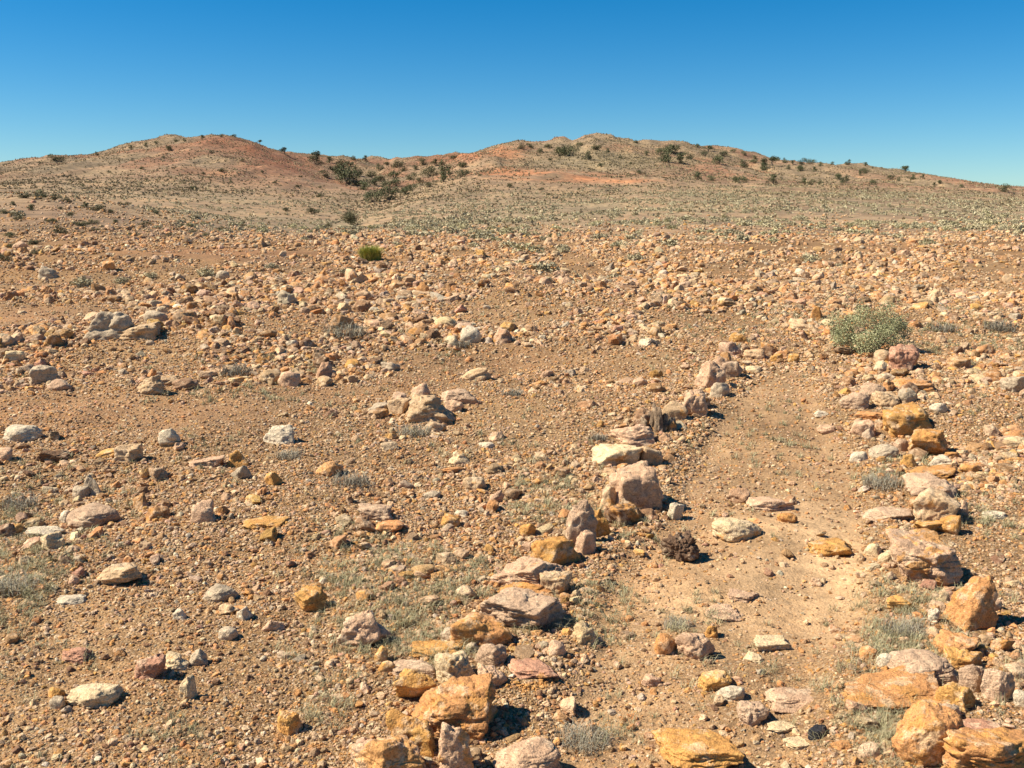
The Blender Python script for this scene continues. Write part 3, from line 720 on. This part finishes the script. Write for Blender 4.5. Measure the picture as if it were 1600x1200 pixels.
def build_scree(sel, name, level_lo):
    P_, C_ = pts[sel], STONE_COLS[cidx[sel]] * jit[sel]
    px = pxs[sel]
    VV, FF, CC, n0 = [], [], [], 0
    for lvl, lo, hi in ((0, 0, 7.5), (1, 7.5, 15), (2, 15, 999)):
        ids_l = np.where((px >= lo) & (px < hi))[0]
        if not len(ids_l): continue
        nv = {0: 26, 1: 30, 2: 30}[lvl]
        lib = [rock_shape(lvl, 5000 + lvl * 100 + q, ['block', 'slab', 'wedge', 'block', 'shard'][q % 5], .06) for q in range(nv)]
        var = rng.integers(0, nv, len(ids_l))
        for q in range(nv):
            ids = ids_l[var == q]
            if not len(ids): continue
            p, f = lib[q]; m = len(ids)
            s = P_[ids, 3]
            fl = rng.uniform(.32, .85, m)
            sx, sy, sz = s * rng.uniform(.85, 1.3, m) / 2, s * rng.uniform(.65, 1.0, m) / 2, s * fl / 2
            V = p[None] * np.stack([sx, sy, sz], 1)[:, None, :]
            tx, ty, tz = rng.normal(0, .3, m), rng.normal(0, .3, m), rng.uniform(0, 6.283, m)
            c, s_ = np.cos(tx)[:, None], np.sin(tx)[:, None]
            V = np.stack([V[..., 0], V[..., 1] * c - V[..., 2] * s_, V[..., 1] * s_ + V[..., 2] * c], -1)
            c, s_ = np.cos(ty)[:, None], np.sin(ty)[:, None]
            V = np.stack([V[..., 0] * c + V[..., 2] * s_, V[..., 1], -V[..., 0] * s_ + V[..., 2] * c], -1)
            c, s_ = np.cos(tz)[:, None], np.sin(tz)[:, None]
            V = np.stack([V[..., 0] * c - V[..., 1] * s_, V[..., 0] * s_ + V[..., 1] * c, V[..., 2]], -1)
            V = V + np.stack([P_[ids, 0], P_[ids, 1], P_[ids, 2] + s * fl * rng.uniform(.02, .34, m)], 1)[:, None, :]
            VV.append(V.reshape(-1, 3)); CC.append(np.repeat(C_[ids], len(p), 0))
            FF.append((f[None] + (np.arange(m) * len(p))[:, None, None] + n0).reshape(-1, 3)); n0 += m * len(p)
    me = mesh_from(name, np.vstack(VV), np.vstack(FF), M_SCREE, np.clip(np.vstack(CC), .02, .8), False)
    print(name, len(me.polygons))
    link(name, me, kind='stuff', label='countless loose stones and gravel strewn over the whole stony slope', category='gravel')
build_scree(rest, 'gravel', 0)

# ------------------------------------------------------------------ plants
def blades(pos, length, width, lean, g, curve=.4):
    """thin bent blades: five vertices, three triangles each"""
    n = len(pos)
    a = g.uniform(0, 6.283, n); d = np.stack([np.cos(a), np.sin(a), np.zeros(n)], 1)
    sdir = np.stack([-np.sin(a), np.cos(a), np.zeros(n)], 1)
    up = np.array([0, 0, 1.0])
    L = length[:, None]; W = width[:, None] / 2; ln = lean[:, None]
    mid = pos + d * (ln * .4 * L) + up * (L * .55 * np.sqrt(np.clip(1 - ln ** 2 * .5, .05, 1)))
    tip = pos + d * (ln * L * (1 + curve * .3)) + up * (L * np.sqrt(np.clip(1 - ln ** 2, .04, 1)) * (1 - .25 * curve))
    V = np.stack([pos - sdir * W, pos + sdir * W, mid - sdir * W * .75, mid + sdir * W * .75, tip], 1).reshape(-1, 3)
    F_ = np.array([[0, 1, 3], [0, 3, 2], [2, 3, 4]])
    return V, (F_[None] + (np.arange(n) * 5)[:, None, None]).reshape(-1, 3)
def leaf_cloud(centers, radii, n, size, g, flat=1.0, stray=.16):
    """small leaf faces filling several overlapping uneven lumps, denser towards their skins"""
    k = g.choice(len(centers), n, p=np.array(radii) ** 2 / np.sum(np.array(radii) ** 2))
    d = rnd_unit(n, g); d[:, 2] *= flat
    r = np.array(radii)[k] * g.uniform(0, 1, n) ** .38
    r = r * np.where(g.uniform(0, 1, n) < stray, g.uniform(1.05, 1.4, n), 1)
    c = np.array(centers)[k] + d * r[:, None]
    a = rnd_unit(n, g); b = np.cross(a, rnd_unit(n, g)); b /= np.linalg.norm(b, axis=1, keepdims=True) + 1e-9
    s = size * g.uniform(.6, 1.3, n)[:, None]
    V = np.stack([c - a * s, c + b * s * .45, c + a * s, c - b * s * .45], 1).reshape(-1, 3)
    i = (np.arange(n) * 4)[:, None]
    return V, np.concatenate([i + np.array([[0, 1, 2]]), i + np.array([[0, 2, 3]])], 0).reshape(-1, 3)
def limb(p0, p1, r0, r1, segs=6):
    p0, p1 = np.array(p0, float), np.array(p1, float)
    ax = p1 - p0; ax /= np.linalg.norm(ax)
    s = np.cross(ax, [0.3, .9, .1]); s /= np.linalg.norm(s); t = np.cross(ax, s)
    V = [];
    for p, r in ((p0, r0), ((p0 + p1) / 2 + s * r0 * .6, (r0 + r1) / 2), (p1, r1)):
        for q in range(segs):
            an = 6.283 * q / segs; V.append(p + s * r * math.cos(an) + t * r * math.sin(an))
    Fq = []
    for l in range(2):
        for q in range(segs):
            a, b = l * segs + q, l * segs + (q + 1) % segs
            Fq += [[a, b, b + segs], [a, b + segs, a + segs]]
    return np.array(V), np.array(Fq)
def join(parts):
    VV, FF, n = [], [], 0
    for v, f in parts:
        VV.append(v); FF.append(f + n); n += len(v)
    return np.vstack(VV), np.vstack(FF)
def empty(name, loc, label, cat, group=None):
    o = bpy.data.objects.new(name, None); COL.objects.link(o); o.location = loc
    o.empty_display_size = .1; o['label'] = label; o['category'] = cat
    if group: o['group'] = group
    return o

# prototype meshes, unit width
def bush_proto(seed, n, leaf, mat, nlump=7, height=.6, round_=False):
    g = np.random.default_rng(seed)
    cs, rs = [], []
    for k in range(nlump):
        a = g.uniform(0, 6.28); r = g.uniform(.0, .34)
        cs.append((math.cos(a) * r, math.sin(a) * r * .9, g.uniform(.18, 1) * height * (1 - r * 1.1))); rs.append(g.uniform(.13, .24))
    v, f = leaf_cloud(cs, rs, n, leaf, g, .8)
    v[:, 2] = np.maximum(v[:, 2], .0)
    st = join([limb((0, 0, -.04), (c[0] * .8, c[1] * .8, max(.08, c[2])), .018, .006, 5) for c in cs])
    return mesh_from('foliage', v, f, mat), mesh_from('stem', st[0], st[1], M_BARK)
def tree_proto(seed, n, leaf, mat, trunk_h=.36):
    g = np.random.default_rng(seed)
    cs, rs = [], []
    for k in range(7):
        a = g.uniform(0, 6.28); r = g.uniform(.05, .36)
        cs.append((math.cos(a) * r, math.sin(a) * r, trunk_h + g.uniform(.0, .26))); rs.append(g.uniform(.14, .23))
    v, f = leaf_cloud(cs, rs, n, leaf, g, .7)
    tr = [limb((0, 0, -.05), (.03, 0, trunk_h * .8), .045, .03, 6)] + [limb((.03, 0, trunk_h * .7), c, .025, .008, 5) for c in cs]
    st = join(tr)
    return mesh_from('crown', v, f, mat), mesh_from('trunk', st[0], st[1], M_BARK)
def dome(n, g, leaf, hh=.30, nl=5):
    cs = [(g.uniform(-.12, .12), g.uniform(-.12, .12), g.uniform(.04, hh * .3)) for _ in range(nl)]
    v, f = leaf_cloud(cs, [g.uniform(.17, .25) for _ in cs], n, leaf, g, .75, 0)
    v[:, 2] = np.maximum(v[:, 2], -.02)
    return v, f
def tussock_proto(seed, n, mat):
    v, f = dome(n, np.random.default_rng(seed), .045)
    return mesh_from('tussock', v, f, mat)
SCRUB = [bush_proto(40 + k, 900, .035, M_SCRUB, 8, .5) for k in range(5)]
DARK = [bush_proto(60 + k, 900, .034, M_TREE, 8, .62) for k in range(5)]
TREES = [tree_proto(80 + k, 900, .033, M_TREE) for k in range(4)]

def put(protos, k, name, parts, u, v, w, label, cat, group, vary=True, hs=1.0, base=None):
    h = .62 * w * hs
    x, y, z = ground_at(u, base if base else v + h * .45)
    W = 1.25 * w * y / F
    t = empty(name, (x, y, z - .02 * W), label, cat, group)
    t.scale = (W, W, W * hs * .8 * random.uniform(.9, 1.15)); t.rotation_euler = (0, 0, random.uniform(0, 6.28))
    for me, pn in zip(protos[k % len(protos)], parts): link(pn, me, t)
    return t
SP_ = ('foliage', 'stem')
HILL_LAND = [(1414,263,'lone round crowned skyline tree'),(1206,249,'tallest ridge tree'),(1050,243,'big shrub clump on the right ridge'),(925,212,'right hilltop'),(790,240,'orange bare slope'),
             (595,304,'gully mouth shrub pair'),(538,268,'largest gully shrub'),(690,262,'gully right bank'),(445,235,'saddle tree'),(375,213,'left hilltop'),(84,247,'left skyline clump'),
             (302,292,'left hill green shrub'),(155,325,'broad shrub on the left hump'),(24,384,'shrubs at the hump foot'),(345,357,'right end of the left hump'),(600,244,'saddle skyline')]
def hill_label(kind, u, v, w):
    return f"{'tiny' if w < 11 else 'small' if w < 17 else 'medium' if w < 24 else 'broad'} {kind} {where_words(u, v, HILL_LAND, 70)}" 
# single trees on the skyline
put(TREES, 0, 'tree', ('crown', 'trunk'), 1414, 263, 18, 'lone round crowned tree on the right skyline', 'tree', None, base=271)
put(TREES, 1, 'tree', ('crown', 'trunk'), 445, 235, 14, 'dark tree on the saddle just right of the left hill', 'tree', None, base=241)
put(TREES, 2, 'tree', ('crown', 'trunk'), 406, 219, 9, 'tiny lone tree on the right shoulder of the left hilltop', 'tree', None, base=224)
put(TREES, 3, 'tree', ('crown', 'trunk'), 1206, 249, 24, 'tallest dark tree on the right hill ridge, between low shrubs', 'tree', None, base=259)
put(TREES, 1, 'tree', ('crown', 'trunk'), 488, 239, 10, 'small tree on the saddle skyline above the gully', 'tree', None, base=245)
put(TREES, 2, 'tree', ('crown', 'trunk'), 1107, 232, 16, 'small leaning tree on the right hill ridge, left of the tallest', 'tree', None, base=237)
GULLY = [(521,262,13),(538,267,28),(546,278,30),(532,256,18),(495,250,20),(569,290,20),(594,278,17),(616,273,18),(591,262,14),(622,256,16),(642,276,14),(643,292,15),(673,268,20),(690,262,24),(692,278,19),(723,256,15),(723,270,17),(709,246,9),(553,247,9),(571,249,9),(661,253,14),(670,288,13),(633,298,19),(555,268,16),(580,272,14),(508,272,13),(605,288,15),(655,283,12),(700,270,13),(515,250,12),(560,284,16),(620,286,16),(585,284,15),(630,264,12),(680,254,12),(650,262,10),(605,255,10),(545,257,14)]
for k, (u, v, w) in enumerate(GULLY):
    w *= 1.25
    put(DARK if k % 3 else SCRUB, k, 'shrub', SP_, u, v, w, hill_label('dark green gully shrub', u, v, w), 'shrub', 'shrubs in the gully between the hills')
put(DARK, 1, 'shrub', SP_, 583, 306, 28, 'dark round shrub, left one of the pair at the gully mouth', 'shrub', None, hs=1.2)
put(DARK, 2, 'shrub', SP_, 608, 302, 32, 'dark broad shrub, right one of the pair at the gully mouth', 'shrub', None, hs=1.2)
RIDGE = [(933,229,18),(1034,236,20),(1051,233,25),(1045,246,28),(1062,248,24),(1076,243,18),(1124,250,22),(1130,240,15),(1159,257,18),(1194,258,20),(1163,240,10),(890,236,28),(874,238,22),(919,245,18),(815,229,14),(828,227,12),(857,228,16),(999,269,10),(995,221,9),(1090,275,19),(1111,278,15),(1158,280,20),(1148,281,14),(1192,262,15),(1208,281,20),(1253,253,14),(1266,253,14),(1250,263,18),(1282,257,10),(1256,285,14),(1267,285,13),(1282,286,10),(1310,276,16),(1323,281,18),(1344,271,10),(1351,267,14),(1362,285,15),(1392,277,12),(1427,277,12),(1442,277,9),(1569,295,18),(1501,291,9),(1468,284,10),(1327,254,12),(1352,257,10),(1180,246,10),(1145,236,9),(1090,228,9),(1225,252,10),(1238,254,9),(1300,255,8),(905,226,12),(845,236,12),(950,236,10),(970,245,9),(1010,240,10),(1100,240,11),(1178,252,12),(1232,262,11),(1272,266,10),(860,248,10),(940,258,10),(985,255,8),(1405,281,8),(1460,288,8)]
for k, (u, v, w) in enumerate(RIDGE):
    put(DARK if (u > 1000 or k % 2) else SCRUB, k, 'shrub', SP_, u, v, w, hill_label('dark shrub', u, v, w), 'shrub', 'shrubs on the right hill')
LEFTH = [(84,247,14),(95,248,14),(62,254,7),(150,241,8),(205,231,10),(228,226,10),(245,223,8),(275,220,8),(287,219,7),(316,215,10),(346,212,8),(366,212,8)]
for k, (u, v, w) in enumerate(LEFTH):
    put(DARK, k, 'shrub', SP_, u, v, w, hill_label('dark skyline shrub', u, v, w), 'shrub', 'shrubs on the left skyline')
LEFTF = [(263,231,16),(330,238,10),(345,265,13),(318,270,8),(302,292,18),(255,245,9),(380,250,10),(220,262,9),(430,284,10),(470,275,9),(465,290,10),(500,292,8),(498,305,14),(538,302,10),(170,268,8),(130,290,9),(410,268,8),(360,284,8)]
for k, (u, v, w) in enumerate(LEFTF):
    put(SCRUB, k + 1, 'shrub', SP_, u, v, w, hill_label('olive shrub', u, v, w), 'shrub', 'shrubs on the left hill face', hs=.8)
for u, v, w, l in [(446,327,16,'dark low shrub on the flat below the left hill'),(487,330,22,'wider dark shrub right of the first one on the flat'),(512,354,20,'low shrub with yellow green top left of the grey gully shrub'),(796,290,15,'lone shrub on pink ground under the orange slope'),(749,273,9,'tiny shrub at the left end of the orange slope'),(847,295,12,'small shrub below the orange band, right of the lone shrub'),(857,303,8,'tiny brown shrub under the orange band')]:
    put(SCRUB, int(u), 'shrub', SP_, u, v, w, l, 'shrub', None, hs=.8)
put([bush_proto(140, 2600, .026, M_SCRUB, 10, .75)], 0, 'shrub', SP_, 550, 341, 36, 'grey green dome shaped shrub at the gully outlet', 'shrub', None, hs=1.15)
# left hump shrubs
HUMP = [(40,305,22),(62,306,22),(84,307,24),(105,312,18),(135,322,18),(155,325,26),(172,330,14),(80,345,20),(125,348,26),(145,346,22),(225,351,20),(345,357,20),(30,340,20),(90,360,26),(15,366,26),(55,377,24),(20,384,22),(60,392,26),(10,330,20),(50,325,18),(110,335,16),(180,345,14),(245,332,14),(285,350,14),(200,318,14),(300,362,16),(320,366,14),(5,402,26),(20,318,14),(95,325,12),(150,358,16),(210,366,14),(265,366,14)]
for k, (u, v, w) in enumerate(HUMP):
    put([SCRUB[k % 5], DARK[k % 5], SCRUB[(k + 2) % 5]], k, 'shrub', SP_, u, v, w, hill_label('low olive shrub', u, v, w), 'shrub', 'shrubs on the left hump', hs=.75)

# the grey green bush beside the path and the fresh green tuft
def green_bush():
    g = np.random.default_rng(5)
    x, y, z = ground_at(1368, 556)
    W = 118 * y / F
    t = empty('bush', (x, y + .12, z), 'rounded grey green bush right of the path top', 'bush')
    cs, rs = [], []
    for k in range(26):
        a = g.uniform(0, 6.28); r = g.uniform(.05, .46)
        cs.append((math.cos(a) * r * W, math.sin(a) * r * W * .7, W * (.09 + g.uniform(.0, .66) * (1 - r)))); rs.append(W * g.uniform(.11, .19))
    cs += [(.44 * W, .1 * W, .34 * W), (-.42 * W, 0, .22 * W), (.34*W, -.05*W, .40*W)]; rs += [.10 * W, .10 * W, .1*W]
    v, f = leaf_cloud(cs, rs, 17000, .008, g, .9, .14); v[:, 2] = np.maximum(v[:, 2], 0)
    link('foliage', mesh_from('foliage', v, f, M_BUSH), t)
    st = join([limb((g.uniform(-.03, .03), g.uniform(-.03, .03), -.03), (c[0], c[1], c[2]), .007, .002, 5) for c in cs])
    link('stem', mesh_from('stem', st[0], st[1], M_BARK), t)
green_bush()
def green_tuft(u, v, w, mat, label, nm='tuft', n=900, hs=.62, bw=.02, cat='plant', group=None):
    g = np.random.default_rng(int(u * 7 + v))
    x, y, z = ground_at(u, v)
    W = w * y / F
    a = g.uniform(0, 6.28, n); r = W * .3 * np.sqrt(g.uniform(0, 1, n))
    pos = np.stack([np.cos(a) * r, np.sin(a) * r, np.full(n, -.01)], 1)
    V, F_ = blades(pos, W * hs * g.uniform(.55, 1.15, n), np.full(n, W * bw), g.uniform(.05, .8, n), g)
    o = link(nm, mesh_from(nm, V, F_, mat), label=label, category=cat)
    if group: o['group'] = group
    o.location = (x, y, z)
green_tuft(579, 406, 50, M_TUFT, 'bright green spiky shrub standing alone on the rubble', 'shrub', 1500, .52, .02, 'shrub')
MIDP = [(541,428,42,'pale green shrub nearer and left of the bright green one'),(130,448,60,'pale shrub at far left below the dark peaked rock'),(190,443,40,'small pale shrub right of the one below the peaked rock'),(235,434,34,'pale green shrub between rubble rows, left'),(322,430,44,'greener pale shrub in the rubble left of the bright green one'),(425,420,34,'pale shrub up left of the bright green one'),(965,388,46,'grey green tussock left of centre right rubble edge'),(1000,384,30,'darker tussock touching the grey green one'),(880,394,34,'pale tussock at the far edge of the rubble, centre'),(846,398,24,'pale tussock left of the one at the rubble edge')]
def pale_shrub(u, v, w, l):
    g = np.random.default_rng(int(u))
    x, y, z = ground_at(u, v); W = w * y / F * 1.2
    vv, ff = dome(700, g, .035, .34, 9)
    o = link('shrub', mesh_from('shrub', vv, ff, M_SALT), label=l, category='shrub')
    o.location = (x, y, z); o.scale = (W, W * .8, W * .9)
for a in MIDP: pale_shrub(*a)
DRYS = [(545,762,74,'large grey twig clump on the gravel left of centre'),(645,684,66,'grey twig clump at the foot of the centre cluster'),(535,532,76,'wide grey twig clump on the stony mound'),(936,690,36,'bluish grey twig clump left of the pink slab'),(8,935,90,'grey twig clump cut by the left edge'),(1385,768,76,'grey twig clump inside the right row'),(365,590,60,'grey twig clump on the left flank of the mound'),(1050,800,34,'tiny grey twig clump by the tall pink boulder'),(1425,1000,90,'spreading grey twig clump under the long orange pink rock'),(910,1180,110,'dark dry twig clump beside the knobbly pink rock'),(1120,605,36,'grey twig clump near the farthest pink rock'),(1480,520,50,'grey twig clump right of the green bush'),(1570,520,60,'grey twig clump at the right edge, far slope'),(20,800,70,'sparse grey twig clump upper left of the mauve boulder'),(720,545,40,'grey twig clump near the whitish pink far rock'),(1145,545,34,'grey twig clump at the path top'),(800,620,40,'faint grey twig clump right of the centre cluster'),(450,720,50,'faint grey twig clump right of the golden pair'),(1060,985,54,'dry stalk clump behind the pink brown stone'),(845,985,70,'grassy clump at the right foot of the mauve boulder')]
def dry_shrub(u, v, w, label):
    g = np.random.default_rng(int(u * 3 + v))
    x, y, z = ground_at(u, v)
    W = w * y / F; n = int(130 + 2.6 * w)
    a = g.uniform(0, 6.28, n); r = W * .42 * np.sqrt(g.uniform(0, 1, n))
    pos = np.stack([np.cos(a) * r, np.sin(a) * r * .8, np.full(n, -.004)], 1)
    V, F_ = blades(pos, W * .42 * g.uniform(.4, 1.15, n), np.full(n, max(.0016, .0009 * y * .55)), g.uniform(.2, .98, n), g, .8)
    o = link('dry_shrub', mesh_from('dry_shrub', V, F_, M_DRYSHRUB), label=label, category='shrub')
    o.location = (x, y + W * .3, float(H(np.array([x]), np.array([y + W * .3]))[0]))
for a in DRYS: dry_shrub(*a)

# pale saltbush tussocks on the flat below the right hill
TUS = [tussock_proto(200 + k, 420, M_SALT) for k in range(6)] + [tussock_proto(220 + k, 320, M_DRY) for k in range(3)]
cand = []
nt_ = 46000
D = np.sqrt(rng.uniform(15 ** 2, 170 ** 2, nt_)); X = rng.uniform(-.6, .62, nt_) * D
Z = H(X, D); U, V = project(X, D, Z)
wgt = np.clip(ellipses(U, V, [(1250,330,520,44),(1600,345,320,50),(850,345,280,28),(1350,310,320,30)]) * 1.3, 0, 1) + .34 * ellipses(U, V, [(1250,405,420,45),(1500,430,240,50),(450,340,250,30),(900,390,250,30)]) + .10 * (V > 300) + .25 * ellipses(U, V, [(350,330,200,30)])
wgt *= np.clip(.6 + .9 * fbm(X / 6, D / 8, octv=3, seed=77), .08, 1.3)
kp = rng.uniform(0, 1.3, nt_) < wgt * .62
D, X, Z, U = D[kp], X[kp], Z[kp], U[kp]
Wt = rng.uniform(.35, 1.0, len(D)) * np.clip(rng.uniform(.6, 1.25, len(D)), 0, 1.2)
ordr = np.argsort(-np.where((U > 0) & (U < 1600), Wt / D, 0))
print('tussocks', len(D))
for j in ordr[:300]:
    o = link('tussock', TUS[int(rng.integers(9))])
    o['label'] = ('low pale grey green tussock among many alike on the flat below the right hill' if U[j] > 620 else 'low pale tussock among others on the flat below the left hill')
    o['category'] = 'tussock'; o['group'] = 'tussocks on the flat below the hills'
    o.location = (X[j], D[j], Z[j] - .02); w = Wt[j]; o.scale = (w, w, w * rng.uniform(.75, 1.1)); o.rotation_euler = (0, 0, rng.uniform(0, 6.28))
def far_tussocks():
    g = np.random.default_rng(9)
    def merge(name, xs, ys, zs, ws, mat, label, nleaf, leaf, hh=.30):
        VV, FF, n0 = [], [], 0
        xs, ys, zs, ws = map(np.asarray, (xs, ys, zs, ws))
        for q in range(12):
            v, f = dome(nleaf, g, leaf, hh, 3)
            i = np.arange(q, len(xs), 12); m = len(i)
            a = g.uniform(0, 6.28, m)[:, None]; c, s_ = np.cos(a), np.sin(a); w = ws[i][:, None]
            V = np.stack([xs[i][:, None] + w * (v[None, :, 0] * c - v[None, :, 1] * s_), ys[i][:, None] + w * (v[None, :, 0] * s_ + v[None, :, 1] * c),
                          zs[i][:, None] + w * v[None, :, 2] * g.uniform(.8, 1.25, m)[:, None]], -1)
            VV.append(V.reshape(-1, 3)); FF.append((f[None] + (np.arange(m) * len(v))[:, None, None] + n0).reshape(-1, 3)); n0 += m * len(v)
        link(name, mesh_from(name, np.vstack(VV), np.vstack(FF), mat), kind='stuff', label=label, category='scrub')
    r = ordr[300:]
    merge('ground_cover', X[r], D[r], Z[r] - .02, Wt[r], M_SALT, 'pale grey green low scrub covering the flat below the hills', 40, .09)
    nh = 300000
    Dh = np.sqrt(g.uniform(48 ** 2, 520 ** 2, nh)); Xh = g.uniform(-.62, .62, nh) * Dh
    kk = g.uniform(0, 1, nh) < np.clip((.52 - .22 * (1 - sstep(90, 160, Dh))) + .55 * fbm(Xh / 12, Dh / 20, octv=4, seed=91), .12, 1)
    Dh, Xh = Dh[kk], Xh[kk]
    merge('hill_scrub', Xh, Dh, H(Xh, Dh) - .03, (g.uniform(.3, 1.05, len(Dh)) ** 1.3) * (.55 + .45 * sstep(60, 180, Dh)), M_HILL, 'fine olive and straw scrub freckling both hills', 9, .20, .36)
far_tussocks()

# short dry grass between the near stones
GR = [(610,1000,90,60),(560,1100,100,90),(470,1150,120,60),(700,1030,60,40),(900,1150,90,60),(880,985,80,40),(980,860,90,40),(1410,960,70,60),(1440,900,60,40),(1385,1130,60,60),(1390,760,60,40),(1440,830,50,40),(870,790,70,40),(30,830,60,70),(20,930,80,80),(1420,1010,80,50),(720,900,80,60),(380,1120,140,80),(1500,850,80,60),(1060,960,70,40),(960,930,70,50),(560,880,90,50),(1250,490,170,36),(1120,445,170,26),(360,590,120,30),(1225,690,60,50),(1480,520,100,40),(640,520,90,30)]
def dry_grass():
    g = np.random.default_rng(13)
    n = 60000
    Dg = np.exp(g.uniform(math.log(2.3), math.log(15), n)); xg = g.uniform(-.58, .58, n) * Dg
    zg = H(xg, Dg); ug, vg = project(xg, Dg, zg)
    pat = fbm(xg * 1.6, Dg * 1.6, octv=3, seed=131)
    w = np.clip(ellipses(ug, vg, GR) * 1.1, 0, 1) * np.clip(.6 + 1.3 * pat, 0, 1.4) + .10 * sstep(.1, .7, pat)
    k = np.where(g.uniform(0, 1.2, n) < w * .42)[0]
    nb = 22
    size = g.uniform(.5, 1.5, len(k))
    rep_ = np.repeat(k, nb); sz = np.repeat(size, nb); m = len(rep_); y = Dg[rep_]
    a = g.uniform(0, 6.28, m); r = .016 * sz * np.sqrt(g.uniform(0, 1, m))
    pos = np.stack([xg[rep_] + r * np.cos(a), y + r * np.sin(a), zg[rep_] - .002], 1)
    V, F_ = blades(pos, sz * g.uniform(.02, .06, m), np.clip(.00045 * y, .0012, .0045), g.uniform(.35, 1.0, m), g, .7)
    link('dry_grass', mesh_from('dry_grass', V, F_, M_DRY), kind='stuff', label='short dry grey grass growing between the near stones', category='grass')
dry_grass()

# ------------------------------------------------------------------ light, sky, camera
EL, AZ = R(47), math.atan2(-math.cos(R(-5)), math.sin(R(-5)))
to_sun = Vector((math.sin(AZ) * math.cos(EL), math.cos(AZ) * math.cos(EL), math.sin(EL)))
sl = bpy.data.lights.new('sun', 'SUN'); sl.energy = 5.0; sl.angle = R(.5); sl.color = (1, .925, .765)
so = bpy.data.objects.new('sun', sl); COL.objects.link(so)
so.rotation_euler = to_sun.to_track_quat('Z', 'Y').to_euler(); so.location = (-20, 5, 30)
wd = bpy.data.worlds.new('World'); sc.world = wd; wd.use_nodes = True
nt = wd.node_tree; bg = nt.nodes['Background']
sky = nt.nodes.new('ShaderNodeTexSky'); sky.sky_type = 'NISHITA'; sky.sun_disc = False
sky.sun_elevation = EL; sky.sun_rotation = AZ; sky.air_density = 1.0; sky.dust_density = 0.4; sky.ozone_density = 2.0; sky.altitude = 1200
hs = nt.nodes.new('ShaderNodeHueSaturation'); hs.inputs['Saturation'].default_value = 1.38
tint = mix(nt, 1.0, sky.outputs[0], (.75, .905, 1.0), 'MULTIPLY')
nt.links.new(tint, hs.inputs['Color']); nt.links.new(hs.outputs[0], bg.inputs['Color'])
bg.inputs['Strength'].default_value = .060
cam = bpy.data.cameras.new('camera'); cam.sensor_width = 36; cam.lens = 36 * F / 1600; cam.clip_end = 6000; cam.clip_start = .05
co = bpy.data.objects.new('camera', cam); COL.objects.link(co)
co.location = (0, 0, CZ); co.rotation_euler = (R(90) - P, 0, 0)
sc.camera = co
sc.view_settings.view_transform = 'Standard'; sc.view_settings.look = 'None'
sc.view_settings.exposure = .96; sc.view_settings.gamma = 1
print('objects', len(bpy.data.objects))

import collections
_c = collections.Counter(o['label'] for o in bpy.data.objects if 'label' in o and o.parent is None)
_n = collections.Counter()
for o in bpy.data.objects:                     # neighbours that still read the same: tell them apart by what size they are among themselves
    l = o.get('label')
    if l and o.parent is None and 1 < _c[l] <= 3 and o.get('group'):
        same = sorted([q for q in bpy.data.objects if q.get('label0', q.get('label')) == l and q.parent is None], key=lambda q: -max(q.scale))
        for q, wd in zip(same, (['larger', 'lesser'] if len(same) == 2 else ['largest', 'middling', 'least'])):
            q['label0'] = l
            q['label'] = ' '.join((wd + ' ' + l.replace('dark green ', '').replace(' on the left hill face', '')).split()[:16])
        _c[l] = 0
for o in bpy.data.objects:
    if 'label0' in o: del o['label0']
